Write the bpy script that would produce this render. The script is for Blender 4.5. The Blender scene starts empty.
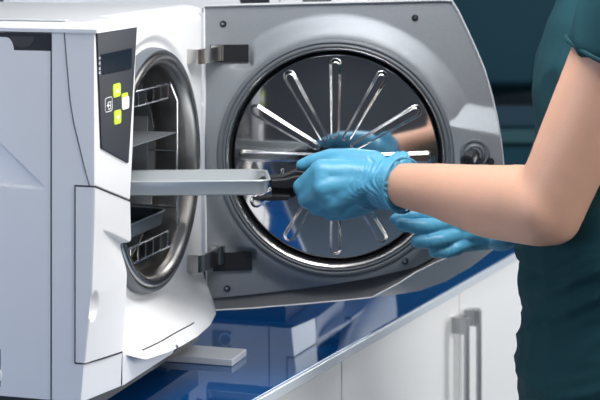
import bpy, bmesh, math, random
from mathutils import Vector, Matrix, noise
random.seed(7)
S = bpy.context.scene
COL = S.collection
R = math.radians
F, EYE, HY = 1800.0, 1.445, -80.0          # focal length in pixels, eye height, horizon row


def at(px, py, Y):
    return Vector(((px - 300) * Y / F, Y, EYE - (py - HY) * Y / F))


# ------------------------------------------------------------------ materials
def mat(name, col, rough=.5, metal=0.0, var=.04, scale=30, bump=0.0, bscale=400, coat=0.0, spec=None, emit=None, ior=None):
    m = bpy.data.materials.new(name); m.use_nodes = True
    nt = m.node_tree; b = nt.nodes['Principled BSDF']
    tc = nt.nodes.new('ShaderNodeTexCoord')
    nz = nt.nodes.new('ShaderNodeTexNoise'); nz.inputs['Scale'].default_value = scale; nz.inputs['Detail'].default_value = 4
    nt.links.new(tc.outputs['Object'], nz.inputs['Vector'])
    mx = nt.nodes.new('ShaderNodeMix'); mx.data_type = 'RGBA'
    mx.inputs['A'].default_value = (*[max(0, c * (1 - var)) for c in col], 1)
    mx.inputs['B'].default_value = (*[min(1, c * (1 + var)) for c in col], 1)
    nt.links.new(nz.outputs['Fac'], mx.inputs['Factor'])
    nt.links.new(mx.outputs['Result'], b.inputs['Base Color'])
    b.inputs['Roughness'].default_value = rough
    b.inputs['Metallic'].default_value = metal
    if coat: b.inputs['Coat Weight'].default_value = coat; b.inputs['Coat Roughness'].default_value = .05
    if spec is not None: b.inputs['Specular IOR Level'].default_value = spec
    if ior: b.inputs['IOR'].default_value = ior
    if bump:
        n2 = nt.nodes.new('ShaderNodeTexNoise'); n2.inputs['Scale'].default_value = bscale; n2.inputs['Detail'].default_value = 3
        nt.links.new(tc.outputs['Object'], n2.inputs['Vector'])
        bp = nt.nodes.new('ShaderNodeBump'); bp.inputs['Strength'].default_value = bump; bp.inputs['Distance'].default_value = .002
        nt.links.new(n2.outputs['Fac'], bp.inputs['Height']); nt.links.new(bp.outputs['Normal'], b.inputs['Normal'])
    if emit:
        b.inputs['Emission Color'].default_value = (*emit[:3], 1); b.inputs['Emission Strength'].default_value = emit[3]
    return m


M = {
    'white': mat('white_plastic', (.80, .81, .83), .32, var=.015, coat=.15),
    'cabinet': mat('white_lacquer', (.80, .80, .79), .38, var=.01),
    'dark': mat('gap_shade', (.012, .013, .016), .7),  # near-black colour standing in for the shade in seams, slots and gaps
    'black': mat('black_plastic', (.013, .014, .017), .38),
    'rubber': mat('grey_rubber', (.12, .135, .155), .42),
    'panel': mat('charcoal_panel', (.024, .027, .036), .5, var=.02, spec=.25),
    'screen': mat('dark_display', (.008, .014, .024), .12),
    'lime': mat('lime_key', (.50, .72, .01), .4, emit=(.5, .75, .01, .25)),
    'keywhite': mat('white_key', (.85, .87, .87), .4),
    'doorgrey': mat('speckled_grey_metal', (.265, .285, .315), .42, .35, var=.16, scale=900, bump=.25, bscale=1100),
    'lip_grey': mat('dark_grey_lip', (.13, .135, .15), .4, .3, var=.03),
    'steel': mat('polished_steel', (.72, .72, .73), .07, 1.0, var=.02),
    'satin': mat('satin_steel', (.60, .58, .56), .26, 1.0, var=.05, scale=60),
    'ring': mat('bronzed_steel', (.36, .345, .335), .27, 1.0, var=.06, scale=40),
    'chamber': mat('dark_chamber_steel', (.30, .32, .345), .42, .6, var=.1),
    'wire': mat('chrome_wire', (.80, .80, .80), .18, 1.0),
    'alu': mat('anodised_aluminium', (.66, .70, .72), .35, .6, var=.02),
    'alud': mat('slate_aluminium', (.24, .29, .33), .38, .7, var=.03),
    'glass': mat('blue_glass_top', (.003, .062, .225), .03, 0.0, var=.05, scale=4, ior=2.0),
    'edge': mat('pale_edge_trim', (.66, .71, .76), .25, .2),
    'handle': mat('handle_metal', (.50, .51, .52), .28, 1.0, var=.03),
    'teal': mat('teal_lacquer', (.006, .045, .068), .55, var=.08, scale=3, spec=.2),
    'tealtop': mat('teal_worktop', (.022, .082, .10), .4),
    'bluebox': mat('blue_plastic', (.004, .040, .075), .45),
    'wall': mat('grey_paint', (.17, .185, .21), .85, var=.03, scale=6),
    'wallb': mat('teal_paint', (.012, .045, .062), .8, var=.05, scale=5),
    'ceil': mat('white_ceiling', (.70, .71, .72), .9),
    'floor': mat('grey_vinyl', (.11, .15, .20), .5, var=.08, scale=25),
    'skin': mat('skin', (.68, .385, .27), .48, var=.06, scale=45, bump=.12, bscale=500),
    'hair': mat('brown_hair', (.045, .025, .015), .55, var=.3, scale=120),
    'eye': mat('eye', (.75, .75, .73), .2),
    'lip': mat('lips', (.48, .19, .16), .45),
    'glove': mat('blue_nitrile', (.095, .37, .57), .40, var=.05, scale=40, bump=.10, bscale=160),
    'scrub': mat('teal_cotton', (.008, .047, .060), .8, var=.10, scale=14, bump=.15, bscale=900, spec=.2),
    'shoe': mat('white_clog', (.7, .7, .7), .5),
    'sole': mat('shoe_sole', (.2, .2, .2), .7),
    'lampframe': mat('lamp_frame', (.6, .6, .6), .5),
    'lamp': mat('lamp_diffuser', (.9, .9, .9), .5, emit=(.93, .97, 1.0, 3.8)),
}
M['glass'].node_tree.nodes['Principled BSDF'].inputs['Specular Tint'].default_value = (.62, .86, 1, 1)
sk = M['skin'].node_tree.nodes['Principled BSDF']
sk.inputs['Subsurface Weight'].default_value = .12
sk.inputs['Subsurface Radius'].default_value = (.01, .004, .002)


# ------------------------------------------------------------------ builders
class MB:
    def __init__(s): s.v = []; s.f = []

    def add(s, vs, fs):
        k = len(s.v); s.v += [Vector(p) for p in vs]; s.f += [[i + k for i in f] for f in fs]; return s

    def box(s, lo, hi):
        (a, b, c), (d, e, f) = lo, hi
        return s.add([(a, b, c), (d, b, c), (d, e, c), (a, e, c), (a, b, f), (d, b, f), (d, e, f), (a, e, f)],
                     [(0, 3, 2, 1), (4, 5, 6, 7), (0, 1, 5, 4), (1, 2, 6, 5), (2, 3, 7, 6), (3, 0, 4, 7)])

    def prism(s, poly, d):                   # 3D polygon swept by vector d
        n = len(poly); P = [Vector(p) for p in poly]; D = Vector(d)
        vs = P + [p + D for p in P]
        fs = [list(range(n))[::-1], list(range(n, 2 * n))] + [(i, (i + 1) % n, n + (i + 1) % n, n + i) for i in range(n)]
        return s.add(vs, fs)

    def grid(s, fn, nu, nv, cu=False, cv=False):
        vs = [fn(i / nu, j / nv) for i in range(nu + (not cu)) for j in range(nv + (not cv))]
        mu, mv = nu + (not cu), nv + (not cv)
        fs = []
        for i in range(nu):
            for j in range(nv):
                a, b = i, (i + 1) % mu; c, d = j, (j + 1) % mv
                fs.append((a * mv + c, b * mv + c, b * mv + d, a * mv + d))
        return s.add(vs, fs)

    def lathe(s, prof, o, ax, n=48, ref=None, caps=False):   # prof: (radius, height along axis)
        o = Vector(o); ax = Vector(ax).normalized()
        ref = Vector(ref) if ref else (Vector((0, 0, 1)) if abs(ax.z) < .9 else Vector((1, 0, 0)))
        e1 = ax.cross(ref).normalized(); e2 = ax.cross(e1)
        k = len(s.v)
        s.grid(lambda u, v: o + ax * prof[round(v * (len(prof) - 1))][1] + (e1 * math.cos(u * 2 * math.pi) + e2 * math.sin(u * 2 * math.pi)) * prof[round(v * (len(prof) - 1))][0], n, len(prof) - 1, cu=True)
        if caps:
            m = len(prof)
            s.f.append([k + i * m for i in range(n)]); s.f.append([k + i * m + m - 1 for i in range(n)][::-1])
        return s

    def tube(s, path, r, n=10, closed=False, caps=True):
        P = [Vector(p) for p in path]; N = len(P); rs = r if isinstance(r, (list, tuple)) else [r] * N
        k = len(s.v); up = None; rings = []
        for i in range(N):
            if closed: t = P[(i + 1) % N] - P[i - 1]
            else: t = P[min(i + 1, N - 1)] - P[max(i - 1, 0)]
            t.normalize()
            if up is None: up = t.orthogonal().normalized()
            up = (up - t * up.dot(t)).normalized(); w = t.cross(up)
            rings.append([P[i] + (up * math.cos(2 * math.pi * j / n) + w * math.sin(2 * math.pi * j / n)) * rs[i] for j in range(n)])
        s.v += [p for q in rings for p in q]
        for i in range(N if closed else N - 1):
            a, b = k + i * n, k + ((i + 1) % N) * n
            s.f += [(a + j, a + (j + 1) % n, b + (j + 1) % n, b + j) for j in range(n)]
        if caps and not closed:
            s.f.append([k + j for j in range(n)][::-1]); s.f.append([k + (N - 1) * n + j for j in range(n)])
        return s

    def capsule(s, p0, r0, p1, r1, n=20, flat0=False, flat1=False):
        p0, p1 = Vector(p0), Vector(p1); ax = p1 - p0; L = ax.length; ax.normalize()
        prof = []
        m = 6
        if flat0: prof += [(1e-4, 0), (r0, 0)]
        else: prof += [(max(1e-4, r0 * math.sin(i * math.pi / 2 / m)), -r0 * math.cos(i * math.pi / 2 / m)) for i in range(m + 1)]
        if flat1: prof += [(r1, L), (1e-4, L)]
        else: prof += [(max(1e-4, r1 * math.cos(i * math.pi / 2 / m)), L + r1 * math.sin(i * math.pi / 2 / m)) for i in range(m + 1)]
        return s.lathe(prof, p0, ax, n, caps=True)

    def chain(s, pts, n=20):                  # pts: (point, radius)
        for (a, ra), (b, rb) in zip(pts, pts[1:]): s.capsule(a, ra, b, rb, n)
        return s

    def ell(s, c, r, rot=None, n=24):
        c = Vector(c); m = rot or Matrix.Identity(3); k = len(s.v); h = n // 2
        def p(u, v):
            a, b = u * 2 * math.pi, (v - .5) * math.pi * .998
            return c + m @ Vector((r[0] * math.cos(b) * math.cos(a), r[1] * math.cos(b) * math.sin(a), r[2] * math.sin(b)))
        s.grid(p, n, h, cu=True)
        s.f.append([k + i * (h + 1) for i in range(n)][::-1]); s.f.append([k + i * (h + 1) + h for i in range(n)])
        return s

    def mesh(s, name, angle=40):
        me = bpy.data.meshes.new(name)
        bm = bmesh.new()
        vs = [bm.verts.new(p) for p in s.v]
        for f in s.f:
            try: bm.faces.new([vs[i] for i in f])
            except ValueError: pass
        bmesh.ops.remove_doubles(bm, verts=bm.verts, dist=1e-6)
        bmesh.ops.recalc_face_normals(bm, faces=bm.faces)
        for f in bm.faces: f.smooth = True
        for e in bm.edges:
            if len(e.link_faces) == 2 and e.calc_face_angle(0) > R(angle): e.smooth = False
        bm.to_mesh(me); bm.free()
        return me

    def build(s, name, m, parent=None, bevel=0, seg=2, angle=40, loc=None):
        o = bpy.data.objects.new(name, s.mesh(name, angle)); COL.objects.link(o)
        o.data.materials.append(M[m])
        if parent: o.parent = parent
        if loc: o.location = loc
        if bevel:
            b = o.modifiers.new('bevel', 'BEVEL'); b.width = bevel; b.segments = seg; b.limit_method = 'ANGLE'; b.angle_limit = R(35)
            b.harden_normals = True
        return o


def fuse(mb, name, m, voxel, smooth=6, parent=None, fn=None, fac=.5):
    t = bpy.data.objects.new('tmp', mb.mesh('tmp')); COL.objects.link(t)
    r = t.modifiers.new('r', 'REMESH'); r.mode = 'VOXEL'; r.voxel_size = voxel; r.use_smooth_shade = True
    if smooth:
        q = t.modifiers.new('s', 'SMOOTH'); q.iterations = smooth; q.factor = fac
    dg = bpy.context.evaluated_depsgraph_get()
    me = bpy.data.meshes.new_from_object(t.evaluated_get(dg))
    bpy.data.objects.remove(t)
    me.name = name
    if fn:
        me.update(); nn = [v.normal.copy() for v in me.vertices]
        for v, k in zip(me.vertices, nn): v.co = fn(v.co.copy(), k)
    me.materials.clear(); me.materials.append(M[m])
    for p in me.polygons: p.use_smooth = True
    o = bpy.data.objects.new(name, me); COL.objects.link(o)
    if parent: o.parent = parent
    return o


def tag(o, label=None, cat=None, group=None, kind=None):
    if label: o['label'] = label
    if cat: o['category'] = cat
    if group: o['group'] = group
    if kind: o['kind'] = kind
    return o


def empty(name, loc=(0, 0, 0), rz=0):
    o = bpy.data.objects.new(name, None); COL.objects.link(o); o.empty_display_size = .05
    o.location = loc; o.rotation_euler = (0, 0, rz); return o


def copy_tree(o, parent=None):
    c = o.copy(); COL.objects.link(c)
    if parent: c.parent = parent
    for ch in list(o.children): copy_tree(ch, c)
    return c


def sst(x): x = max(0, min(1, x)); return x * x * (3 - 2 * x)


def lerp(x, xs, ys):
    if x <= xs[0]: return ys[0]
    for a, b, c, d in zip(xs, xs[1:], ys, ys[1:]):
        if x <= b: return c + (d - c) * (x - a) / (b - a)
    return ys[-1]


# ------------------------------------------------------------------ the autoclave: local x along its front, y into it, z up
AL = R(16.7)
U = Vector((math.sin(AL), math.cos(AL), 0)); NO = Vector((math.cos(AL), -math.sin(AL), 0))
CO = Vector((-.2258, 1.982, .90))


def onfront(px, py, p=0):                    # -> local (x, y, z) on the plane standing p in front of the front
    d = Vector(((px - 300) / F, 1, -(py - HY) / F)); c = CO + NO * p
    t = (c.x * NO.x + c.y * NO.y) / (d.x * NO.x + d.y * NO.y)
    P = Vector((0, 0, EYE)) + d * t - CO
    return Vector((P.dot(U), -p, P.z))


def onside(px, py, a=0):
    d = Vector(((px - 300) / F, 1, -(py - HY) / F)); c = CO + U * a
    t = (c.x * U.x + c.y * U.y) / (d.x * U.x + d.y * U.y)
    P = Vector((0, 0, EYE)) + d * t - CO
    return Vector((a, -P.dot(NO), P.z))


BE = R(-4.0)
DE = Vector((math.cos(BE), math.sin(BE), 0)); DM = Vector((math.sin(BE), -math.cos(BE), 0))
HL = Vector((.4425, .03, 0))                  # hinge axis in the machine's frame
HG = CO + U * HL.x - NO * HL.y


def ondoor(px, py, k=0):                      # -> door-local (x along door, y behind face, z)
    d = Vector(((px - 300) / F, 1, -(py - HY) / F)); c = HG + DM * k
    t = (c.x * DM.x + c.y * DM.y) / (d.x * DM.x + d.y * DM.y)
    P = Vector((0, 0, EYE)) + d * t - HG
    return Vector((P.dot(DE), -k, P.z))


RX, RZ, RR = .2516, .2356, .151               # chamber mouth


def build_autoclave():
    A = empty('autoclave', CO, math.pi / 2 - AL)
    # casing
    b = MB().box((.0035, .05, .012), (.449, .50, .419))
    cas = MB()
    cas.prism([(.0090, .05, .012), (.0090, .50, .012), (.0090, .50, .419), (.0090, .05, .419)], (.006, 0, 0))
    cas.prism([(.443, .055, .012), (.443, .50, .012), (.443, .50, .419), (.443, .055, .419)], (.006, 0, 0))
    cas.box((.0020, .491, .012), (.443, .50, .419))
    cas.box((.0150, .05, .012), (.443, .491, .022))
    cas.box((.0, .016, .4205), (.002, .05, .421))
    cas.build('casing', 'white', A, .001)
    # side strip next to the corner, without the flap
    s = MB()
    s.prism([(0, .0006, .2520), (0, .0240, .2520), (0, .0240, .0553), (0, .013, .0553), (0, .017, .012), (0, .0520, .012), (0, .0520, .4235), (0, .0006, .4235)], (.02, 0, 0))
    s.build('corner_strip', 'white', A, .0008)
    # side panel with its handle cut-out and engraved triangle
    t1, t2, t3 = onside(-60, 86), onside(47, 189), onside(-60, 181.5)
    def ztop(y):
        if y <= .0985: return .3995
        if y >= .1085: return .4140
        return .3995 + .0145 * math.sqrt(max(0, 1 - ((.1085 - y) / .010) ** 2))
    def sunk(y, z):                              # triangular facet sunk into the panel, deeper towards the back
        k = (y - t2.y) / (t1.y - t2.y)
        if k <= 0 or k > 1.0: return 0
        hi = t2.z + (t1.z - t2.z) * k; lo = t2.z + (t3.z - t2.z) * k
        e = min(hi - z, z - lo)
        return .0070 * min(1, .25 + k) * sst(e / .0022) * sst((1 - k) / .02) * min(1, k * 12)
    ys = sorted([.0533 + i * .0012 for i in range(180)] + [.2693 + i * .02 for i in range(12)] + [.1086, .0984])
    def spf(u, v):
        y = ys[round(u * (len(ys) - 1))]; z = .0125 + v * (ztop(y) - .0125)
        return Vector((sunk(y, z), y, z))
    sm_ = MB().grid(spf, len(ys) - 1, 260)
    for f_ in (lambda u: spf(u, 0), lambda u: spf(u, 1)):
        sm_.grid(lambda u, v: f_(u) + Vector((v * .0085, 0, 0)), len(ys) - 1, 1)
    for uu in (0, 1):
        sm_.grid(lambda u, v: spf(uu, u) + Vector((v * .0085, 0, 0)), 260, 1)
    sp = sm_.build('side_panel', 'white', A, angle=45)
    MB().prism([(.0014, .0533, .397), (.0014, .13, .397), (.0014, .13, .4185), (.0014, .0533, .4185)], (.002, 0, 0)).build('handle_recess', 'panel', sp)
    hp = [(.0009, .0880 + .0145 * math.cos(R(a)), .4150 + .0125 * math.sin(R(a))) for a in range(180, 361, 12)]
    MB().prism(hp, (.002, 0, 0)).build('finger_notch', 'black', sp)
    lb = onside(0, 368)
    MB().box((-.0006, lb.y - .001, lb.z - .021), (.001, lb.y + .03, lb.z + .021)).build('badge', 'alud', sp, .0004)
    MB().tube([(-.0008, lb.y + .008 + .0098 * math.cos(R(a)), lb.z - .008 + .0088 * math.sin(R(a))) for a in range(0, 360, 15)], .0013, 8, closed=True).build('badge_emblem', 'keywhite', sp)
    # top cover
    def top(u, v):
        x = -.002 + u * .454; y = -.003 + v * .506
        ex = min(u * .454, (1 - u) * .454); ey = min(v * .506, (1 - v) * .506); e = min(ex, ey)
        z = .4245 + .0065 * math.sin(min(1, e / .03) * math.pi / 2) + .0015 * u
        if x > .118 : y = y + (.034 + .004) * sst((x - .118) / .012) * max(0, 1 - v * 5)
        return (x, y, z)
    tcv = MB().grid(top, 60, 50)
    tcv.grid(lambda u, v: (top(u, 0)[0], top(u, 0)[1], .4205 + v * (top(u, 0)[2] - .4205)), 60, 1)
    tcv.grid(lambda u, v: (top(0, u)[0], top(0, u)[1], .4205 + v * (top(0, u)[2] - .4205)), 50, 1)
    tcv.grid(lambda u, v: (top(1, u)[0], top(1, u)[1], .4205 + v * (top(1, u)[2] - .4205)), 50, 1)
    tcv.grid(lambda u, v: (top(u, 1)[0], top(u, 1)[1], .4205 + v * (top(u, 1)[2] - .4205)), 60, 1)
    tc = tcv.build('top_cover', 'white', A)
    MB().box((.022, .045, .4318), (.030, .40, .4330)).build('cover_rib', 'white', tc, .0008)
    # front column, upper part
    col = MB().prism([(.0006, 0, .2520), (.1030, 0, .2210), (.1110, 0, .278), (.1240, 0, .4240), (.0006, 0, .4240)], (0, .05, 0))
    col.build('control_column', 'white', A, .0018, 3)
    # front column, base below the flap, running on under the chin
    MB().prism([(.002, .017, .012), (.0790, .0015, .012), (.0790, .0, .0505), (.002, .013, .0545)], (0, .04, 0)).build('column_foot', 'white', A, .0008)
    MB().prism([(.0800, 0, .012), (.24, .0, .012), (.33, .022, .012), (.41, .052, .012), (.41, .10, .012), (.08, .10, .012)], (0, 0, .0385)).build('base_plinth', 'white', A, .0008)
    # water flap wrapping the corner, with a wedge-shaped grip sunk in its front and a finger dimple on its edge
    def xr(z): return lerp(z, [.05, .1, .168, .176, .22], [.0790, .088, .097, .105, .1025])
    def yc(z): return lerp(z, [.05, .13, .22, .25], [.0125, .0035, .0004, 0.0])
    def flap(u, v):
        zt = .2505; 
        if u < .12:                            # side leaf
            k = u / .12; z = .0563 + v * (zt - .0563); y = .0232 + (yc(z) - .0232) * k
            return (-.0004 , y, z)
        s_ = (u - .12) / .88
        ztop = .2505 - .0310 * s_; zbot = .0560 - .0040 * s_
        z = zbot + v * (ztop - zbot); x = s_ * xr(z); y = yc(z) * (1 - s_)
        l1 = .2080 - .355 * x; l2 = .190 - .60 * x
        kx = max(0, (x - .022) / .08)
        dep = 0
        if z < l1 + .0015: dep = .011 * kx * sst((l1 + .0015 - z) / .003) * (1 - sst((l1 - z) / max(.004, (l1 - l2))))
        dm = ((x - .008) / .013) ** 2 + ((z - .118) / .018) ** 2
        if dm < 1: dep += .006 * sst(1 - dm)
        return (x, y + dep, z)
    fl = MB().grid(flap, 90, 150)
    fl.build('water_flap', 'white', A, angle=60)
    sm = MB()
    sm.tube([(-.0002, .0236, z) for z in (.0555, .15, .2512)], .0008, 6)
    sm.tube([(-.0002, .0236, .2512), (0, .0005, .2512), (.0005, -.0002, .2512), (.05, -.0002, .2362), (.1025, -.0002, .2202)], .0007, 6)
    sm.tube([(-.0002, .0236, .0555), (.0005, .0128, .0555), (.04, .006, .0530), (.0790, .0005, .0512)], .0011, 6)
    sm.tube([(.0795, .0007, .0512), (.0795, .0012, .013)], .0006, 6)
    sm.tube([(-.0001, .0526, .0125), (-.0001, .0526, .4185)], .0005, 6)
    cr = [onside(*q) for q in [(64, 28), (66.5, 60), (70, 100), (73.5, 122), (79, 145), (84.5, 168), (89.5, 186)]]
    sm.tube([(-.0001, q.y, q.z) for q in cr], .0005, 6)
    sm.build('seam_shade', 'dark', A)  # dark tubes drawn for the shade in the gaps between panels
    # recessed front round the chamber, with the chin bulging below it
    def pf(x, z):
        r = math.hypot(x - RX, z - RZ)
        p = -.03 - .0045 * (1 - sst((r - .156) / .012)) 
        p -= .018 * max(0, (x - .425) / .025) ** 2
        p -= .012 * max(0, (z - .412) / .014) ** 2
        c = lerp(x, [.080, .105, .16, .25, .31, .37, .41, .45], [.030, .046, .057, .060, .055, .042, .026, .006])
        ksd = sst((.088 - z) / .058)
        return p + c * ksd
    def zb(x): return lerp(x, [.08, .11, .2, .3, .45], [.050, .036, .033, .0335, .036])
    def shell(u, v):
        a = u * 2 * math.pi; dx, dz = math.cos(a), math.sin(a)
        tx = ((.452 - RX) / dx if dx > 1e-6 else (.080 - RX) / dx if dx < -1e-6 else 9)
        tz = ((.4255 - RZ) / dz if dz > 1e-6 else (.033 - RZ) / dz if dz < -1e-6 else 9)
        t = min(tx, tz); w = v ** 1.25
        r = .1500 + (t - .1500) * w
        if t < .15: r = .15 + (t - .15) * w
        x = RX + dx * r; z = RZ + dz * r
        if dz < 0 and tz < tx: z = RZ + (z - RZ) * (RZ - zb(x)) / (RZ - .033) if w > 0 else z
        return Vector((x, -pf(x, z), z))
    fp = MB().grid(shell, 240, 34, cu=True)
    def rim(u, v):
        q = shell(u, 1); e = max(q.y + .002, .045 + .017 * sst((q.z - .05) / .25)); return Vector((q.x, q.y + v * (e - q.y), q.z + v * .004 * (1 - sst((q.z - .04) / .03))))
    fp.grid(rim, 240, 2, cu=True)
    front = fp.build('front_panel', 'white', A, angle=50)
    s0, s1 = onfront(153, 361, .03), onfront(196, 336.5, .045)
    slot = []
    for i in range(13):
        x = .116 + .150 * i / 12; z = .0455 + .001 * math.sin(i / 12 * 3); slot.append((x, -pf(x, z) - .0002, z))
    MB().tube(slot, .0008, 6).build('chin_slot', 'dark', front)
    MB().capsule((.185, -pf(.185, .036) + .001, .034), .0035, (.185, -pf(.185, .036) + .006, .034), .0035, 12).build('chin_notch', 'rubber', front)
    # chamber: flange ring, gasket, barrel
    rg = MB().lathe([(.1515, .012), (.1515, .004), (.1505, -.004), (.148, -.009), (.1455, -.0085), (.1435, -.0055)], (RX, .03, RZ), (0, 1, 0), 120)
    ring = rg.build('chamber_ring', 'rubber', A, angle=70)
    MB().lathe([(.1440, .010), (.1440, -.007), (.1415, -.0115), (.137, -.0125), (.1325, -.010), (.1290, -.004), (.1265, .006), (.1255, .02), (.1250, .045), (.1215, .046)], (RX, .03, RZ), (0, 1, 0), 120).build('flange', 'ring', ring, angle=70)
    MB().lathe([(.1220, .045), (.1218, .10), (.1215, .40), (.1150, .425), (.06, .433), (.0005, .435)], (RX, .03, RZ), (0, 1, 0), 96).build('chamber_barrel', 'chamber', A, angle=50)
    # control panel
    q = [onfront(*p) for p in [(94.3, 30.5), (137, 25), (127, 163), (100, 148)]]
    q[0].x = max(q[0].x, .0014); q[1].x = min(q[1].x, .1195)
    cp = MB().prism([(p.x, -.0022, p.z) for p in q], (0, .003, 0)).build('control_panel', 'panel', A, .0006)
    def quad(pts, y, d, name, m, par, bev=.0003):
        w = [onfront(*p) for p in pts]
        return MB().prism([(p.x, y, p.z) for p in w], (0, d, 0)).build(name, m, par, bev)
    quad([(98.5, 54.5), (129.7, 48), (129.5, 69.5), (99.8, 75)], -.0028, .001, 'display', 'screen', cp)
    def rkey(x0, y0, x1, y1, y, name, m, tilt=2.0, cut=None):
        a = onfront(x0, y0); c = onfront(x1, y1)
        bl = onfront(x0, y1 + tilt * 0); out = []
        xa, xb = a.x, c.x; za, zc_ = a.z, onfront(x0, y1).z; sl = (onfront(x1, y0 - tilt).z - onfront(x0, y0).z)
        r = min(.0035, (za - zc_) * .3)
        for cx, cz, st in ((xb - r, za - r, 0), (xa + r, za - r, 90), (xa + r, zc_ + r, 180), (xb - r, zc_ + r, 270)):
            for i in range(5):
                g = R(st + i * 22.5); X = cx + r * math.cos(g); Z = cz + r * math.sin(g)
                out.append((X, y, Z + sl * (X - xa) / (xb - xa)))
        return MB().prism(out, (0, .0012, 0)).build(name, m, cp, .0002), out
    def icon(pts, y, par_name, m):
        w = [onfront(*p) for p in pts]
        MB().prism([(p.x, y, p.z) for p in w], (0, .0006, 0)).build(par_name, m, cp)
    rkey(111, 84.5, 118.2, 98, -.0032, 'up_key', 'lime')
    icon([(113, 92.6), (114.7, 88.4), (116.5, 91.8)], -.0036, 'up_arrow', 'keywhite')
    rkey(112, 111, 118.8, 125, -.0032, 'down_key', 'lime')
    icon([(113.6, 116), (117.2, 115.2), (115.4, 120)], -.0036, 'down_arrow', 'keywhite')
    rkey(119.6, 94, 125.6, 102, -.0031, 'confirm_key', 'lime')
    rkey(119.6, 97.6, 126.6, 110.2, -.0034, 'confirm_face', 'keywhite')
    _, o1 = rkey(103, 98.5, 110, 112.5, -.0026, 'back_key', 'panel')
    bi = MB().tube(o1[::-1], .00045, 6, closed=True)
    w = [onfront(*p) for p in [(108.2, 101.6), (108.2, 108.6), (105.6, 109.2)]]
    w2 = [onfront(*p) for p in [(108.2, 101.6), (105.8, 102.2), (105.6, 104)]]
    w3 = [onfront(*p) for p in [(108, 105.2), (104.6, 105.8)]]
    for k in (w, w2, w3): bi.tube([(p.x, -.0030, p.z) for p in k], .00055, 6)
    icon([(104.2, 105.9), (106, 103.6), (106, 108)], -.0034, 'back_arrow', 'keywhite')
    bi.build('back_symbol', 'keywhite', cp)
    for i, py in enumerate((57, 62, 67.5, 71.5)):
        icon([(96.8, py), (98.2, py - .3), (98.2, py + 2.3), (96.9, py + 2.6)], -.0028, 'status_mark', 'handle')
    # hinges on the machine
    for (py0, py1) in ((48.5, 63.5), (253.5, 271.0)):
        z0 = onfront(190, py1, -.03).z; z1 = onfront(190, py0, -.03).z; z0, z1 = min(z0, z1), max(z0, z1)
        path = [(.372, .0335), (.374, .0150), (.378, .0115), (.405, .0075), (.430, .0075), (.4405, .0095)]
        g = MB()
        fw = [Vector((x, y, 0)) for x, y in path]; bw = [Vector((x + .0015, y + .004, 0)) for x, y in path][::-1]
        g.prism([p + Vector((0, 0, z0)) for p in fw + bw], (0, 0, z1 - z0))
        h = g.build('hinge', 'satin', A, .0006)
        MB().lathe([(.0001, 0), (.0098, 0), (.0098, z1 - z0 + .001), (.0001, z1 - z0 + .001)], (.4480, .0135, z0 - .0005), (0, 0, 1), 32).build('hinge_knuckle', 'satin', h, angle=35)
    MB().box((.03, .035, -.016), (.43, .48, .0125)).build('under_shade_box', 'black', A)  # black box added to make the shaded gap under the machine dark
    # feet, one of them a flat white rail reaching out under the chin
    MB().box((.368, -.034, -.032), (.428, .10, -.0225)).box((.380, .06, -.03), (.416, .09, .0125)).build('front_foot', 'white', A, .0015)
    for (x, y) in ((.06, .11), (.39, .11), (.06, .44), (.39, .44)):
        MB().lathe([(.0001, 0), (.018, 0), (.020, .004), (.020, .0445), (.0001, .0445)], (x, y, -.032), (0, 0, 1), 24).build('foot', 'black', A)
    # ------------------------------------------------------------ door
    D_top = [(203.6, 6), (240, 5), (300, 3.6), (380, 1.8), (440, .3), (452, .6), (459, 12), (470, 35), (478, 53), (485, 70), (491.5, 92), (497, 115), (501, 138), (504, 165), (506, 195), (505, 220)]
    face_low = [(500, 236), (480, 246), (452, 253), (437, 257), (415, 268), (370, 278), (330, 285), (300, 290), (250, 296), (206.5, 300)]
    out_low = [(507, 238), (495, 252), (470, 271), (445, 285), (420, 294), (390, 299), (360, 302), (330, 304.5), (300, 306.5), (250, 310), (206, 312)]
    FC = [ondoor(*p) for p in D_top + face_low]
    OC = [ondoor(*p) for p in D_top + out_low]
    def smooth_closed(P, it=1):
        for _ in range(it):
            P = [x for a, b_ in zip(P, P[1:] + P[:1]) for x in ((a, (a + b_) / 2) if (b_ - a).length > .02 else (a,))]
        return P
    OCs = smooth_closed(OC, 2)
    cen = Vector((.17, 0, .23))
    # outer shell: a dish, rim forward, convex back
    rim_low = [(504, 234), (496, 240), (472, 249), (452, 256), (437, 262), (415, 273), (398, 284), (372, 297.5), (350, 300), (300, 304.5), (250, 308.5), (206, 311)]
    RC = [ondoor(*p) for p in D_top + rim_low]
    def hit(P, a):
        d = Vector((math.cos(a), 0, math.sin(a))); best = 9
        for p, q_ in zip(P, P[1:] + P[:1]):
            e = q_ - p; den = d.x * e.z - d.z * e.x
            if abs(den) < 1e-9: continue
            w_ = p - c0; t = (w_.x * e.z - w_.z * e.x) / den; s_ = (w_.x * d.z - w_.z * d.x) / den
            if t > 0 and -1e-6 <= s_ <= 1 + 1e-6: best = min(best, t)
        return best
    c0 = ondoor(335.5, 156.8)
    corners = sorted({math.atan2(p.z - c0.z, p.x - c0.x) % (2 * math.pi) for p in FC + RC + OC})
    angs = sorted(set([i * 2 * math.pi / 420 for i in range(420)]) | set(corners))
    def outl(P, d): return [Vector((c0.x + (hit(P, a) + d) * math.cos(a), 0, c0.z + (hit(P, a) + d) * math.sin(a))) for a in angs]
    RP, OP = outl(RC, 0), outl(OC, .001)
    n = len(angs); cen = c0
    def shl(P, grow, y): return [Vector((cen.x + (p.x - cen.x) * grow, y, cen.z + (p.z - cen.z) * grow)) for p in P]
    loops = [shl(RP, .984, .012), shl(RP, .9962, -.0005), shl(RP, 1.0, -.0012), shl(RP, 1.003, .002), shl(OP, 1.0, .026), shl(OP, .995, .036), shl(OP, .93, .050), shl(OP, .80, .060), shl(OP, .55, .066), shl(OP, .25, .068), shl(OP, .01, .0685)]
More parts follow.
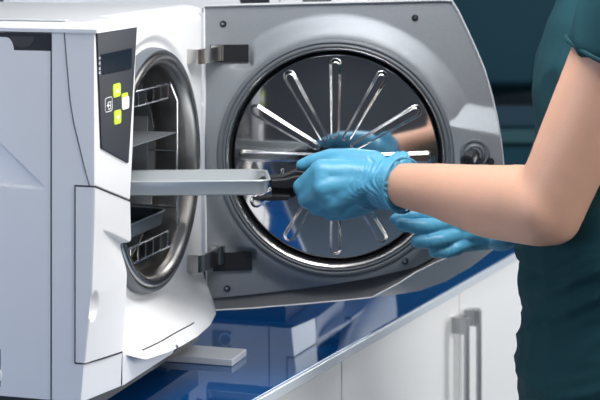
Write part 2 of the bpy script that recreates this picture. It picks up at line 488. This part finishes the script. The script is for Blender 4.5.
    sh = MB()
    sh.grid(lambda u, v: loops[round(v * (len(loops) - 1))][round(u * n) % n], n, len(loops) - 1, cu=True)
    door = sh.build('door', 'white', A, angle=60, loc=HL)
    door.rotation_euler = (0, 0, BE - (math.pi / 2 - AL))
    # grey inner panel: polar sheet from the seal outwards to the face outline, conical collar included
    hits = [hit(FC, a) - .0012 for a in angs]
    blk = [ondoor(*p) for p in [(447, 124.5), (462, 103), (496, 109), (499, 134)]]
    pockets = [(ondoor(207, 43.5), ondoor(249.5, 63.5)), (ondoor(210, 251.5), ondoor(253, 272.5))]
    def facey(x, z):                            # y of the face: collar, lower-right raised block
        r = math.hypot(x - c0.x, z - c0.z)
        h = .0125 * (1 - sst((r - .159) / .034)) if r > .159 else .0125
        # raised block right of the circle: top facet slopes up to the back
        zt = blk[0].z + (blk[3].z - blk[0].z) * (x - blk[0].x) / (blk[3].x - blk[0].x)
        zt2 = blk[1].z + (blk[2].z - blk[1].z) * (x - blk[1].x) / (blk[2].x - blk[1].x)
        side = sst((x - (blk[0].x - .014)) / .02)
        t = max(0, min(1, (zt2 - z) / (zt2 - zt)))
        low = sst((z - .07) / .06)
        h = max(h, .016 * t * side * low)
        for (pa, pb) in pockets:
            dxp = max(0, pa.x - x, x - pb.x); dzp = max(0, pb.z - z, z - pa.z)
            h = h * sst(math.hypot(dxp, dzp) / .007)
        return -h + .004
    NA, NR = len(angs), 70
    def fgrid(u, v):
        i = round(u * NA) % NA; a, hh = angs[i], hits[i]; r = .1580 + (hh - .1580) * v
        x, z = c0.x + r * math.cos(a), c0.z + r * math.sin(a)
        return Vector((x, facey(x, z), z))
    pn = MB().grid(fgrid, NA, NR, cu=True)
    pn.grid(lambda u, v: fgrid(u, 1) + Vector((0, v * .012, 0)), NA, 1, cu=True)
    pn.grid(lambda u, v: fgrid(u, 0) + Vector((0, v * .022, 0)), NA, 1, cu=True)
    pan = pn.build('inner_panel', 'doorgrey', door, angle=28)
    LIN, LOUT = outl(FC, -.002), shl(RP, .9958, 0)
    MB().grid(lambda u, v: (LIN[round(u * NA) % NA] * (1 - v) + LOUT[round(u * NA) % NA] * v) + Vector((0, .007 - .006 * v * v, 0)), NA, 4, cu=True).build('panel_lip', 'lip_grey', door, angle=60)
    # seal, lip and pressure disc
    AX = (0, -1, 0); oc = (c0.x, .004, c0.z)
    MB().lathe([(.1582, .006), (.1582, .0135), (.1565, .0150), (.1535, .0152), (.1515, .0128), (.1508, .0138), (.1490, .0148), (.1472, .0138), (.1466, .004)], oc, AX, 144).build('door_seal', 'rubber', door, angle=50)
    MB().lathe([(.1470, .004), (.1463, .0145), (.1450, .0154), (.1434, .0146), (.1424, .004)], oc, AX, 144).build('seal_rim', 'satin', door, angle=60)
    MB().lathe([(.1428, .006), (.1415, -.002), (.1405, -.002), (.1390, .0)], oc, AX, 144).build('disc_groove', 'black', door, angle=60)
    def disc(u, v):
        a = u * 2 * math.pi; r = .1408 * v
        h = .0120 * (1 - v * v) - .004
        h -= .003 * sst((r - .1360) / .003)
        k = round(a / (math.pi / 6)) * math.pi / 6
        lx = r * math.cos(a - k); ly = abs(r * math.sin(a - k))
        dx = max(0, .0305 - lx, lx - .1225)
        d = math.hypot(dx, ly); w = .0047 + .0030 * min(1, lx / .12)
        h += .0068 * sst((w - d) / (w * .36))
        return Vector((c0.x + r * math.cos(a), .004 - h - .002, c0.z + r * math.sin(a)))
    MB().grid(disc, 900, 120, cu=True).build('pressure_disc', 'steel', door, angle=80)
    # hinge pockets, screws, lock boss
    for pts in ([(210, 45), (248.5, 44.5), (248.5, 62), (210, 62.5)], [(213, 253), (252, 252.5), (252, 270.5), (213, 271.5)]):
        w = [ondoor(*p) for p in pts]
        def rect(g, y): 
            c = sum(w, Vector()) / 4; return [Vector((c.x + (p.x - c.x) * g, y, c.z + (p.z - c.z) * g)) for p in w]
        b = MB(); r0, r1 = rect(1, .0025), rect(1.05, .0025)
        pk = MB().prism(rect(1.0, .0012), (0, .002, 0)).build('hinge_pocket', 'black', pan)
    for p, rr in (((223, 24), 3.0), ((415, 18), 3.2), ((227, 289), 3.2), ((405, 260), 3.2)):
        w = ondoor(*p); y = facey(w.x, w.z)
        MB().lathe([(.0044, .0), (.0044, .0012), (.0036, .0014), (.0034, .0002), (.0001, .0002)], (w.x, y, w.z), AX, 24).build('screw', 'black', pan)
        MB().lathe([(.0024, .0), (.0022, .0010), (.0001, .0013)], (w.x, y, w.z), AX, 16).build('screw_head', 'wire', pan)
    w = ondoor(474.5, 152); y = facey(w.x, w.z)
    MB().lathe([(.0192, -.001), (.0192, .003), (.0180, .005), (.0160, .005), (.0160, .0035), (.0135, .0035), (.0130, .008), (.0105, .010), (.0100, .008), (.0092, .008), (.0088, .013), (.0001, .013)], (w.x, y, w.z), AX, 48).build('lock_boss', 'rubber', pan, angle=35)
    MB().lathe([(.0096, .010), (.0096, .040), (.0085, .042), (.0050, .0425), (.0042, .041), (.0001, .041)], (w.x, y, w.z), (-.28, -1, -.16), 36).build('lock_pin', 'black', pan, angle=35)
    w = ondoor(490.3, 160.5)
    MB().lathe([(.0050, -.001), (.0050, .0008), (.0001, .0009)], (w.x, facey(w.x, w.z), w.z), AX, 24).build('pin_hole', 'dark', pan)
    return A, door


auto, door = build_autoclave()
tag(auto, 'white tabletop autoclave with open round chamber and its door swung wide, nearest the camera', 'autoclave', 'autoclaves on the counter')

# second machine behind, door closed
auto2 = copy_tree(auto)
P2 = Vector((.0030, 2.74, .901))
auto2.location = P2; auto2.scale = (1, 1, 1.03)
tag(auto2, 'white autoclave with its door shut, standing on the counter behind the open grey door')
for ch in auto2.children:
    if ch.name.startswith('door'):
        ch.rotation_euler = (0, 0, math.pi); ch.location = (.4425, .0, 0); ch.scale = (.78, .8, 1)
# ------------------------------------------------------------------ rack, inner tray (machine frame kept by the same placement)
def machine_thing(name):
    return empty(name, CO, math.pi / 2 - AL)


rk = machine_thing('tray_rack')
tag(rk, 'chrome wire tray rack inside the open round chamber', 'rack')
def fr(px, py, p): 
    q = onfront(px, py, p); return q
YF = .033
_r = onfront(177, 165, -YF); xrr = _r.x; xl = 2 * RX - xrr
zt = onfront(169.5, 83.5, -YF).z; zbm = onfront(170.5, 245.5, -YF).z
def oct_(y):
    c = .024
    return [(xl + c, y, zt), (xrr - c, y, zt), (xrr, y, zt - c), (xrr, y, zbm + c), (xrr - c, y, zbm), (xl + c, y, zbm), (xl, y, zbm + c), (xl, y, zt - c)]
for nm, y in (('front_frame', YF), ('rear_frame', .34)):
    MB().tube(oct_(y), .0016, 8, closed=True).build(nm, 'wire', rk)
for z in (RZ + .012, RZ - .060):
    for x in (xl + .002, xrr - .002):
        MB().tube([(x, YF, z), (x, .34, z)], .0014, 8).build('runner', 'wire', rk)
for z, zz in ((zt, zt - .018), (zbm, zbm + .020)):
    MB().tube([(xl + .01, YF, zz), (xrr - .034, YF, zz)], .0013, 8).build('crossbar', 'wire', rk)
    for i in range(6):
        x = xl + .026 + i * (xrr - xl - .060) / 5
        MB().tube([(x, YF, z), (x, YF, zz)], .0012, 8).build('upright', 'wire', rk)
zs = onfront(150, 141, -YF).z
MB().box((xl + .003, YF, zs - .0006), (xrr - .003, .335, zs + .0006)).build('shelf', 'chamber', rk)
MB().box((xrr - .0045, .072, RZ - .04), (xrr - .0025, .33, RZ + .055)).build('side_plate', 'chamber', rk)
MB().box((xl + .0025, .072, RZ - .04), (xl + .0045, .33, RZ + .055)).build('side_plate', 'chamber', rk)


def tray(name, L, W, Hh, mt):
    """open tray with rounded corners; long axis local x, centred"""
    def loop(l, w, r, z):
        out = []
        for cx, cy, st in ((l / 2 - r, w / 2 - r, 0), (-l / 2 + r, w / 2 - r, 90), (-l / 2 + r, -w / 2 + r, 180), (l / 2 - r, -w / 2 + r, 270)):
            out += [Vector((cx + r * math.cos(R(st + i * 15)), cy + r * math.sin(R(st + i * 15)), z)) for i in range(7)]
        return out
    lp = [loop(.01, .01, .004, 0), loop(L - .02, W - .02, .014, 0), loop(L - .008, W - .008, .018, .002), loop(L - .003, W - .003, .018, Hh - .001), loop(L + .003, W + .003, .019, Hh),
          loop(L + .004, W + .004, .019, Hh - .0015), loop(L, W, .019, Hh - .003), loop(L - .005, W - .005, .018, .0005), loop(L - .02, W - .02, .014, -.0015), loop(.01, .01, .004, -.0015)]
    n = len(lp[0])
    return MB().grid(lambda u, v: lp[round(v * (len(lp) - 1))][round(u * n) % n], n, len(lp) - 1, cu=True).build(name, mt, None, angle=50)


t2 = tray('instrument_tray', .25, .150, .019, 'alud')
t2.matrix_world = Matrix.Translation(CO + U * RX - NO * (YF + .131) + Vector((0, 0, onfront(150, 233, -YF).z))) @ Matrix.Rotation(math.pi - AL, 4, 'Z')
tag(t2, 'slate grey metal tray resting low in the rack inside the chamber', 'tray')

t1 = tray('instrument_tray', .285, .128, .0180, 'alu')
yaw = R(3)
tc = Vector((-.0400 - .1425 * math.cos(yaw), 2.240 - .1425 * math.sin(yaw), 1.1105))
t1.matrix_world = Matrix.Translation(tc) @ Matrix.Rotation(yaw, 4, 'Z') @ Matrix.Rotation(R(-2.2), 4, 'X')
tag(t1, 'pale aluminium tray pulled half out of the chamber, held by the black clip', 'tray')

# ------------------------------------------------------------------ clip handle between tray and hand
hd = empty('tray_clip', at(283, 184, 2.255))
tag(hd, 'black clip-on tray handle gripped in the left gloved hand', 'tray handle')
o = hd.location
def hp(px, py, Y): return at(px, py, Y) - o
def bar(name, pts, th, w, m='black', bev=.0015):
    """flat bar following pts, height th, depth w (along view axis)"""
    P = [hp(*p) for p in pts]
    top_ = [p + Vector((0, 0, th / 2)) for p in P]; bot = [p - Vector((0, 0, th / 2)) for p in P][::-1]
    return MB().prism([p - Vector((0, w / 2, 0)) for p in top_ + bot], (0, w, 0)).build(name, m, hd, bev)
def plate(name, pts, Y, w, m='black', bev=.0015):
    return MB().prism([hp(px, py, Y) - Vector((0, w / 2, 0)) for px, py in pts], (0, w, 0)).build(name, m, hd, bev)
plate('clamp_body', [(257.5, 181), (262, 177.5), (270, 176), (284, 174.5), (296, 169.5), (318, 172), (318, 186), (303, 187), (294, 196), (284, 198), (272, 197), (271.5, 188), (270.5, 180.5)], 2.262, .022)
plate('grip', [(269.5, 178.5), (285, 177.5), (296, 174.5), (326, 176), (326, 189), (304, 187.5), (285, 188.5), (270.5, 187.5)], 2.252, .018, bev=.003)
plate('lower_jaw', [(252, 198.5), (262, 197.5), (274, 193.5), (290, 194), (288, 198.5), (274, 199)], 2.25, .03)
MB().lathe([(.0001, -.006), (.0022, -.006), (.0022, .004), (.0001, .0045)], hp(282.5, 172, 2.27), (0, 0, 1), 16).build('pin', 'wire', hd)
# ------------------------------------------------------------------ person
PE = empty('person', (.42, 2.16, 0))
tag(PE, 'person in dark teal scrubs and blue gloves reaching to the tray with the left hand', 'person')
PO = Vector(PE.location)
def W(p): return Vector(p) - PO
FD = Vector((-.975, .22, 0)); LD = Vector((-.22, -.975, 0))     # the way the person faces, and the person's left
lsh, rsh = Vector((.385, 1.985, 1.385)), Vector((.455, 2.335, 1.385))
DY = .13
lel = at(549, 206, 2.03); lwr = at(398, 184.5, 2.085 + DY)
rwr = at(499, 231, 2.30); rel_ = Vector((.425, 2.39, 1.115))
head = Vector((.345, 2.18, 1.615))
rotF = Matrix((FD, LD, Vector((0, 0, 1)))).transposed()         # local x = facing, y = left
b = MB()
pel = Vector((.43, 2.165, .93)); chest = Vector((.425, 2.165, 1.26))
b.ell(pel, (.105, .150, .12), rotF); b.ell((pel + chest) / 2, (.095, .130, .16), rotF); b.ell(chest, (.090, .140, .15), rotF)
b.capsule(chest + Vector((0, 0, .10)), .075, lsh, .052); b.capsule(chest + Vector((0, 0, .10)), .075, rsh, .052)
b.chain([(chest + Vector((0, 0, .14)), .060), (Vector((.40, 2.17, 1.47)), .050), (head - Vector((-.02, 0, .06)), .050)])
# left arm: fullness of the upper arm, elbow point, forearm bulk, wrist
def mid(a, c, t): return a + (c - a) * t
b.chain([(lsh, .050), (mid(lsh, lel, .35), .0475), (mid(lsh, lel, .75), .0440), (lel, .0410)])
eb = at(540, 224, 2.03)
b.chain([(mid(lsh, lel, .72), .042), (at(553, 216, 2.03), .0335), (eb, .0265)])
b.chain([(lel + Vector((-.008, 0, 0)), .0415), (mid(lel, lwr, .16) + Vector((0, 0, .001)), .0425), (mid(lel, lwr, .38) + Vector((0, 0, -.001)), .0395), (mid(lel, lwr, .68), .0335), (mid(lel, lwr, .92), .0290), (lwr, .0265)])
b.chain([(eb, .0265), (mid(eb, lwr, .35) + Vector((0, 0, -.004)), .030), (lwr, .022)])
b.chain([(rsh, .049), (mid(rsh, rel_, .5), .046), (rel_, .039), (mid(rel_, rwr, .3), .040), (mid(rel_, rwr, .7), .031), (mid(rel_, rwr, .9), .0235), (rwr, .021)])
# hands inside the gloves
lk = at(335, 190, 2.105 + DY); rk_ = at(450, 236, 2.29)
b.capsule(lwr, .022, at(350, 188, 2.110 + DY), .010); b.capsule(rwr, .017, rk_, .008)
for sgn in (-1, 1):
    hip = pel - LD * (.085 * sgn) + Vector((0, 0, -.03))
    kn = Vector((hip.x - .01, hip.y, .49)); an = Vector((hip.x + .03, hip.y, .09))
    b.chain([(hip, .082), (mid(hip, kn, .5), .070), (kn, .052), (mid(kn, an, .3), .054), (an, .036)])
    b.chain([(an, .036), (an + Vector((.0, 0, -.04)), .036), (an + FD * .13 + Vector((0, 0, -.055)), .028)])
# head with features
b.ell(head, (.092, .074, .112), rotF); b.ell(head + FD * .025 + Vector((0, 0, -.055)), (.062, .052, .060), rotF)
b.capsule(head + FD * .088 + Vector((0, 0, .012)), .009, head + FD * .104 + Vector((0, 0, -.022)), .012)
for sgn in (-1, 1):
    b.ell(head + LD * (.074 * sgn) - FD * .005 + Vector((0, 0, -.005)), (.018, .008, .030), rotF)
body = fuse(b, 'body', 'skin', .006, 8, PE)
for v in body.data.vertices: v.co -= PO
for sgn in (-1, 1):
    MB().ell(W(head + LD * (.032 * sgn) + FD * .080 + Vector((0, 0, .006))), (.007, .012, .007), rotF).build('eye', 'eye', PE)
MB().ell(W(head + FD * .088 + Vector((0, 0, -.052))), (.007, .022, .008), rotF).build('mouth', 'lip', PE)
hr = MB().ell(head - FD * .018 + Vector((0, 0, .028)), (.098, .084, .108), rotF).ell(head - FD * .105 + Vector((0, 0, .05)), (.045, .045, .045), rotF)
h_o = fuse(hr, 'hair', 'hair', .007, 3, PE, lambda c, k: c + k * .003 * noise.noise(c * 60))
for v in h_o.data.vertices: v.co -= PO

# left glove: back of the hand towards the camera, thumb along the top of the handle, fingers closed round it
g = MB()
mcp = [at(322, 172, 2.098 + DY), at(323, 187, 2.090 + DY), at(331, 201, 2.094 + DY), at(343, 210, 2.106 + DY)]
pip = [at(301, 187, 2.108 + DY), at(306, 199, 2.104 + DY), at(317, 208, 2.110 + DY), at(331, 214, 2.120 + DY)]
dip = [at(303, 191, 2.140 + DY), at(308, 202, 2.138 + DY), at(318, 209, 2.140 + DY), at(331, 213, 2.145 + DY)]
tip = [at(318, 190, 2.152 + DY), at(322, 199, 2.152 + DY), at(330, 205, 2.152 + DY), at(341, 208, 2.152 + DY)]
wr2 = at(386, 184, 2.097 + DY)
for i, (m_, p_, d_, t_) in enumerate(zip(mcp, pip, dip, tip)):
    r = (.0105, .0108, .0102, .0090)[i]
    g.chain([(m_, .0155 - .001 * i), (p_, r), (d_, r * .92), (t_, r * .85)])
    g.capsule(at(372, 176 + i * 4.2, 2.100 + DY), .0190, m_, .0165 - .001 * i)
g.chain([(at(372, 166, 2.112 + DY), .0200), (at(352, 161, 2.118 + DY), .0165), (at(332, 158, 2.126 + DY), .0122), (at(314, 161, 2.130 + DY), .0098), (at(301.5, 165.5, 2.134 + DY), .0076)])
g.chain([(at(352, 161, 2.118 + DY), .015), (at(330, 172, 2.110 + DY), .014)])
g.chain([(at(368, 197, 2.112 + DY), .0200), (at(352, 206, 2.112 + DY), .0165)])
for i in range(3):                              # web of the stretched glove between the knuckles
    g.capsule(mid(mcp[i], mcp[i + 1], .5), .0158 - .001 * i, mid(pip[i], pip[i + 1], .5), .0088)
g.capsule(at(362, 184, 2.100 + DY), .0225, at(340, 192, 2.097 + DY), .0190)
ax = (lel - lwr).normalized()
g.capsule(wr2, .0310, mid(lwr, lel, -.13), .0300)
g.capsule(mid(lwr, lel, -.10), .0300, mid(lwr, lel, .035), .0325, flat1=True)
g.capsule(at(400, 164, 2.10 + DY), .0155, at(410, 161.5, 2.10 + DY), .0130, flat1=True)
wax = (lwr - wr2)
def wrinkle(axis, origin, lo, hi, amp):
    def fn(c, k):
        t = (c - origin).dot(axis)
        w_ = sst((t - lo) / .015) * (1 - sst((t - hi) / .012))
        q = noise.noise(c * 38) * .012
        rid = math.sin((t + q + .45 * (c.z - origin.z)) * 2 * math.pi / .0125)
        rid = 1 - abs(rid) * 1.6
        return c + k * (amp * w_ * rid + .0006 * noise.noise(c * 70))
    return fn
lg = fuse(g, 'glove', 'glove', .0019, 11, PE, wrinkle(ax, lwr, -.040, .016, .0016))
cf = MB()
cc = mid(lwr, lel, .034); e1 = ax.cross(Vector((0, 0, 1))).normalized(); e2 = e1.cross(ax)
for v in lg.data.vertices: v.co -= PO
lg['label'] = 'blue glove on the left hand closed round the black clip'
MB().tube([W(cc + (e1 * math.cos(a) + e2 * math.sin(a)) * .0335 + ax * (.0018 * math.sin(3 * a))) for a in [i * math.pi / 24 for i in range(48)]], .0016, 8, closed=True).build('cuff_bead', 'glove', lg)

# right glove: half open, fingertips pointing left
g = MB()
fing = [[(436, 216, 2.30), (418, 215, 2.292), (406, 216, 2.288), (395.5, 219.5, 2.285)],
        [(447, 225, 2.285), (427, 226.5, 2.270), (413, 226, 2.266), (401.5, 224.5, 2.265)],
        [(458, 235, 2.285), (442, 239.5, 2.268), (428, 242, 2.264), (416.5, 241.5, 2.265)],
        [(468, 242.5, 2.290), (457, 248.5, 2.275), (446, 252, 2.270), (434, 252, 2.270)]]
for i, ch in enumerate(fing):
    P = [at(*q) for q in ch]; r = (.0092, .0098, .0094, .0086)[i]
    g.chain([(P[0], r * 1.12), (P[1], r * 1.06), (P[2], r * .98), (P[3], r * .82)])
    g.capsule(mid(rwr, P[0], .12), .0175, P[0], r * 1.05)
g.chain([(at(478, 226, 2.32), .016), (at(455, 217, 2.335), .012), (at(435, 212, 2.345), .0095)])
g.capsule(at(466, 240, 2.30), .0165, at(500, 232, 2.31), .021)
g.capsule(rwr, .0255, mid(rwr, rel_, .22), .031, flat1=True)
def rwrk(c, k):
    d = min((c - at(*q)).length for ch in fing for q in ch[1:3])
    w_ = 1 - sst(d / .016)
    return c + k * (-.0013 * w_ * (1 - abs(math.sin(c.x * 420 + c.z * 140))) + .0007 * noise.noise(c * 90) + .0009 * noise.noise(Vector((c.x * 40, c.y * 40, c.z * 160))) * sst((c.x - .17) / .04))
rg_ = fuse(g, 'glove', 'glove', .0014, 2, PE, rwrk)
for v in rg_.data.vertices: v.co -= PO
rg_['label'] = 'blue glove on the right hand, half open below the forearm'

# scrubs
s = MB()
def fold(c, k):
    low = 1 - sst((c.z - 1.03) / .10)
    q, w_ = c.z - .55 * (c.x - .4) + .12 * (c.y - 2.1), c.x + .5 * c.z + .3 * c.y
    a = noise.noise(Vector((w_ * 4, c.y * 3, q * 21))); a2 = noise.noise(Vector((w_ * 7 + 9, c.y * 5, q * 40)))
    u_ = noise.noise(Vector((c.x * 15 + c.y * 4, c.y * 12, c.z * 5))); u2 = noise.noise(Vector((c.x * 24, c.y * 24, c.z * 12 + 3)))
    front = 1 - .75 * max(0, k.dot(FD))
    rg = lambda n_, p_: max(0, 1 - 2.2 * abs(n_)) ** p_ - .35
    d = low * (.017 * rg(a, 3) + .007 * rg(a2, 2)) + (1 - low) * (.013 * rg(u_, 3) + .006 * u2)
    seam = math.exp(-((c.z - 1.035 - .02 * (c.x - .4)) / .0045) ** 2)
    return c + k * (d * front - .0025 * seam)
s.ell(pel + Vector((-.014, 0, -.02)), (.156, .178, .24), rotF); s.ell(Vector((.405, 2.165, 1.05)), (.146, .164, .24), rotF)
s.ell(Vector((.412, 2.165, 1.23)), (.132, .172, .19), rotF)
s.capsule(chest + Vector((0, 0, .105)), .085, lsh, .062); s.capsule(chest + Vector((0, 0, .105)), .085, rsh, .062)
lhem = mid(lsh, lel, .36); rhem = mid(rsh, rel_, .42)
s.capsule(lsh, .0630, lhem, .0560, flat1=True); s.capsule(rsh, .062, rhem, .060, flat1=True)
top_o = fuse(s, 'scrub_top', 'scrub', .0048, 6, PE, fold)
for v in top_o.data.vertices: v.co -= PO
hm = MB()
aa = (lel - lsh).normalized(); e1 = aa.cross(Vector((0, 1, 0))).normalized(); e2 = aa.cross(e1)
hm.tube([W(lhem - aa * .002 + (e1 * math.cos(q) + e2 * math.sin(q)) * (.0555 + .0015 * math.sin(4 * q))) for q in [i * math.pi / 24 for i in range(48)]], .0028, 8, closed=True)
hm.build('sleeve_hem', 'scrub', top_o)
s = MB()
s.ell(pel + Vector((0, 0, -.03)), (.125, .168, .14), rotF)
for sgn in (-1, 1):
    hip = pel - LD * (.088 * sgn) + Vector((0, 0, -.04)); kn = Vector((hip.x - .005, hip.y, .49)); an = Vector((hip.x + .03, hip.y, .085))
    s.capsule(hip, .098, kn, .076); s.capsule(kn, .076, an, .070, flat1=True)
tr_o = fuse(s, 'trousers', 'scrub', .008, 5, PE, lambda c, k: c + k * .005 * (1 - 2 * abs(noise.noise(Vector((c.x * 8, c.y * 8, c.z * 10))))))
for v in tr_o.data.vertices: v.co -= PO
for sgn in (-1, 1):
    an = pel - LD * (.085 * sgn); an = Vector((an.x + .02, an.y, 0))
    q = MB().capsule(an + Vector((.02, 0, .045)), .044, an + FD * .13 + Vector((0, 0, .040)), .040).ell(an + Vector((.01, 0, .07)), (.05, .046, .05))
    sh_ = fuse(q, 'shoe', 'shoe', .006, 4, PE)
    for v in sh_.data.vertices: v.co.z = max(v.co.z, .003); v.co -= PO

# ------------------------------------------------------------------ counter and cabinets: local x along the edge, y inwards
AC = R(24.05)
E0 = Vector((-.4842, 1.2, 0)); CR = math.pi / 2 - AC
XE = 2.25
DZ = -.032
ct = empty('countertop', E0, CR)
tag(ct, 'long blue glossy glass countertop with a metal edge, carrying the autoclaves', 'countertop')
MB().box((-.3, .004, .854), (XE, .92, .868)).build('glass_slab', 'glass', ct, .0012)
MB().box((-.3, -.0005, .8535), (XE, .004, .8668)).build('edge_strip', 'edge', ct, .001)
MB().box((-.3, .006, .8505), (XE, .91, .8538)).build('gap_shade_sheet', 'dark', ct)  # dark sheet painted in for the shaded gap above the cabinets


def cabinet(x0, x1, splits, handles, label):
    c = empty('base_cabinet', E0 + Vector((math.sin(AC), math.cos(AC), 0)) * x0, CR)
    tag(c, label, 'cabinet', 'white base cabinets under the counter')
    w = x1 - x0
    k = MB()
    k.box((0, .034, .10), (.018, .82, .850)); k.box((w - .018, .034, .10), (w, .82, .850)); k.box((.018, .80, .10), (w - .018, .82, .850)); k.box((.018, .034, .10), (w - .018, .80, .118)); k.box((.018, .034, .832), (w - .018, .80, .850))
    k.build('carcass', 'cabinet', c)
    MB().box((0, .08, .0), (w, .095, .10)).build('plinth', 'rubber', c)
    for i, (a, e) in enumerate(zip(splits, splits[1:])):
        d = MB().box((a - x0 + .0012, .013, .104), (e - x0 - .0012, .033, .8470)).build('cabinet_door', 'cabinet', c, .0012)
        for hx in handles:
            if a < hx < e:
                h = MB(); X = hx - x0; z1 = .8150; z0 = .46
                h.box((X - .008, -.012, z0), (X + .008, -.0075, z1)); h.box((X - .008, -.0075, z1 - .026), (X + .008, .0132, z1)); h.box((X - .008, -.0075, z0), (X + .008, .0132, z0 + .026))
                h.build('handle', 'handle', d, .0008)
    return c


cabinet(1.356, XE - .01, [1.356, 1.845, XE - .01], [1.815, 1.876], 'white base cabinet with two long metal bar handles, beside the person')
cabinet(.44, 1.356, [.44, .898, 1.356], [.87, .926], 'white base cabinet in the lower middle, under the near end of the blue counter')
cabinet(-.29, .44, [-.29, .44], [.40], 'white base cabinet at the near end of the counter beneath the open autoclave')

# ------------------------------------------------------------------ room
def struct(mb, name, m, **k):
    return tag(mb.build(name, m, **k), kind='structure')
X0, X1, Y0, Y1, ZC = -3.4, 3.2, -2.6, 5.4, 2.75
struct(MB().box((X0, Y0, -.05), (X1, Y1, 0)), 'floor', 'floor')
struct(MB().box((X0, Y0, ZC), (X1, Y1, ZC + .05)), 'ceiling', 'ceil')
struct(MB().box((X0, Y1, 0), (X1, Y1 + .05, ZC)), 'wall_back', 'wall')
struct(MB().box((X0, Y0 - .05, 0), (X1, Y0, ZC)), 'wall_front', 'wall')
struct(MB().box((X0 - .05, Y0, 0), (X0, Y1, ZC)), 'wall_left', 'wall')
struct(MB().box((X1, Y0, 0), (X1 + .05, Y1, ZC)), 'wall_right', 'wall')
# teal furniture at the far wall
tw = empty('tall_cabinet', (.16, 4.959, 0)); tag(tw, 'dark teal tall wall cabinet at the far end of the room', 'cabinet')
MB().box((0, 0, .99), (2.2, .44, 2.4)).build('upper_body', 'teal', tw, .003)
MB().box((0, .40, .9005), (2.2, .44, .99)).build('back_panel', 'teal', tw)
for i in range(3): MB().box((.01 + i * .73, -.02, 1.0), (.73 * (i + 1) - .005, 0, 2.39)).build('cabinet_door', 'teal', tw, .003)
lw = empty('base_cabinet', (.16, 4.68, 0)); tag(lw, 'dark teal base cabinet with a lighter teal worktop at the far wall', 'cabinet')
MB().box((0, .02, .0), (2.2, .70, .865)).build('carcass', 'teal', lw, .003)
MB().box((0, -.01, .866), (2.2, .71, .90)).build('worktop', 'tealtop', lw, .003)
for i in range(3): MB().box((.01 + i * .73, 0, .1), (.73 * (i + 1) - .005, .02, .855)).build('cabinet_door', 'teal', lw, .003)
bx = empty('storage_box', (.62, 4.80, .9005)); tag(bx, 'blue storage box with a black lid on the far teal worktop', 'box')
MB().box((-.11, -.08, 0), (.35, .10, .062)).build('box_body', 'bluebox', bx, .006)
MB().grid(lambda u, v: (-.12 + u * .49, -.09 + v * .20, .0625 + .026 * math.sin(u * math.pi) ** .6 * math.sin(max(.0, min(1, v)) * math.pi) ** .4), 24, 12).build('lid', 'black', bx)

# ceiling lights
for i, (x, y) in enumerate(((-.6, .6), (1.1, .6), (-.6, 2.7), (1.1, 2.7), (-.6, -1.3), (1.1, -1.3))):
    c = empty('ceiling_light', (x, y, ZC - .001))
    tag(c, 'square white ceiling light panel', 'ceiling light', 'ceiling light panels')
    MB().box((-.31, -.31, -.02), (.31, -.29, 0)).box((-.31, .29, -.02), (.31, .31, 0)).box((-.31, -.29, -.02), (-.29, .29, 0)).box((.29, -.29, -.02), (.31, .29, 0)).build('lamp_frame', 'lampframe', c)
    MB().box((-.29, -.29, -.012), (.29, .29, -.004)).build('lamp_diffuser', 'lamp', c)


def area(name, loc, target, size, power, col=(1, 1, 1)):
    l = bpy.data.lights.new(name, 'AREA'); l.energy = power; l.color = col
    l.shape = 'RECTANGLE'; l.size, l.size_y = size
    o = bpy.data.objects.new(name, l); COL.objects.link(o); o.location = loc
    o.rotation_euler = (Vector(target) - Vector(loc)).to_track_quat('-Z', 'Y').to_euler()
    return o
area('right_soft_light', (2.4, .55, 2.15), (-.05, 2.2, 1.0), (1.2, 1.1), 48, (1, .985, .96))  # added lamp out of view, brightens the machine front; there is no window
area('cabinet_fill_light', (2.7, 4.25, 1.15), (.1, 2.5, .8), (.8, 1.3), 54, (.97, .98, 1))  # added lamp behind the person to brighten the cabinet fronts, not a window
area('key_light', (.20, 1.93, 1.80), (.12, 2.40, 1.2), (.5, .35), 8.5, (1, .99, .97))
area('fill_light', (-2.4, .9, 1.25), (-.3, 2.05, 1.1), (1.2, 1.2), 24, (.74, .82, 1))

w = bpy.data.worlds.new('world'); S.world = w; w.use_nodes = True
bg = w.node_tree.nodes['Background']; bg.inputs['Color'].default_value = (.6, .7, .85, 1); bg.inputs['Strength'].default_value = .2

# ------------------------------------------------------------------ camera
cd = bpy.data.cameras.new('camera'); cam = bpy.data.objects.new('camera', cd); COL.objects.link(cam)
cam.location = (0, 0, EYE); cam.rotation_euler = (math.pi / 2, 0, 0)
cd.sensor_width = 36; cd.lens = F / 600 * 36; cd.shift_y = (HY - 200) / 600
cd.clip_start = .05
cd.dof.use_dof = True; cd.dof.focus_distance = 2.15; cd.dof.aperture_fstop = 9
S.camera = cam
vs = S.view_settings
vs.view_transform = 'Standard'; vs.look = 'None'; vs.gamma = 1; vs.use_curve_mapping = False; vs.exposure = 0.0
S.cycles.use_denoising = True
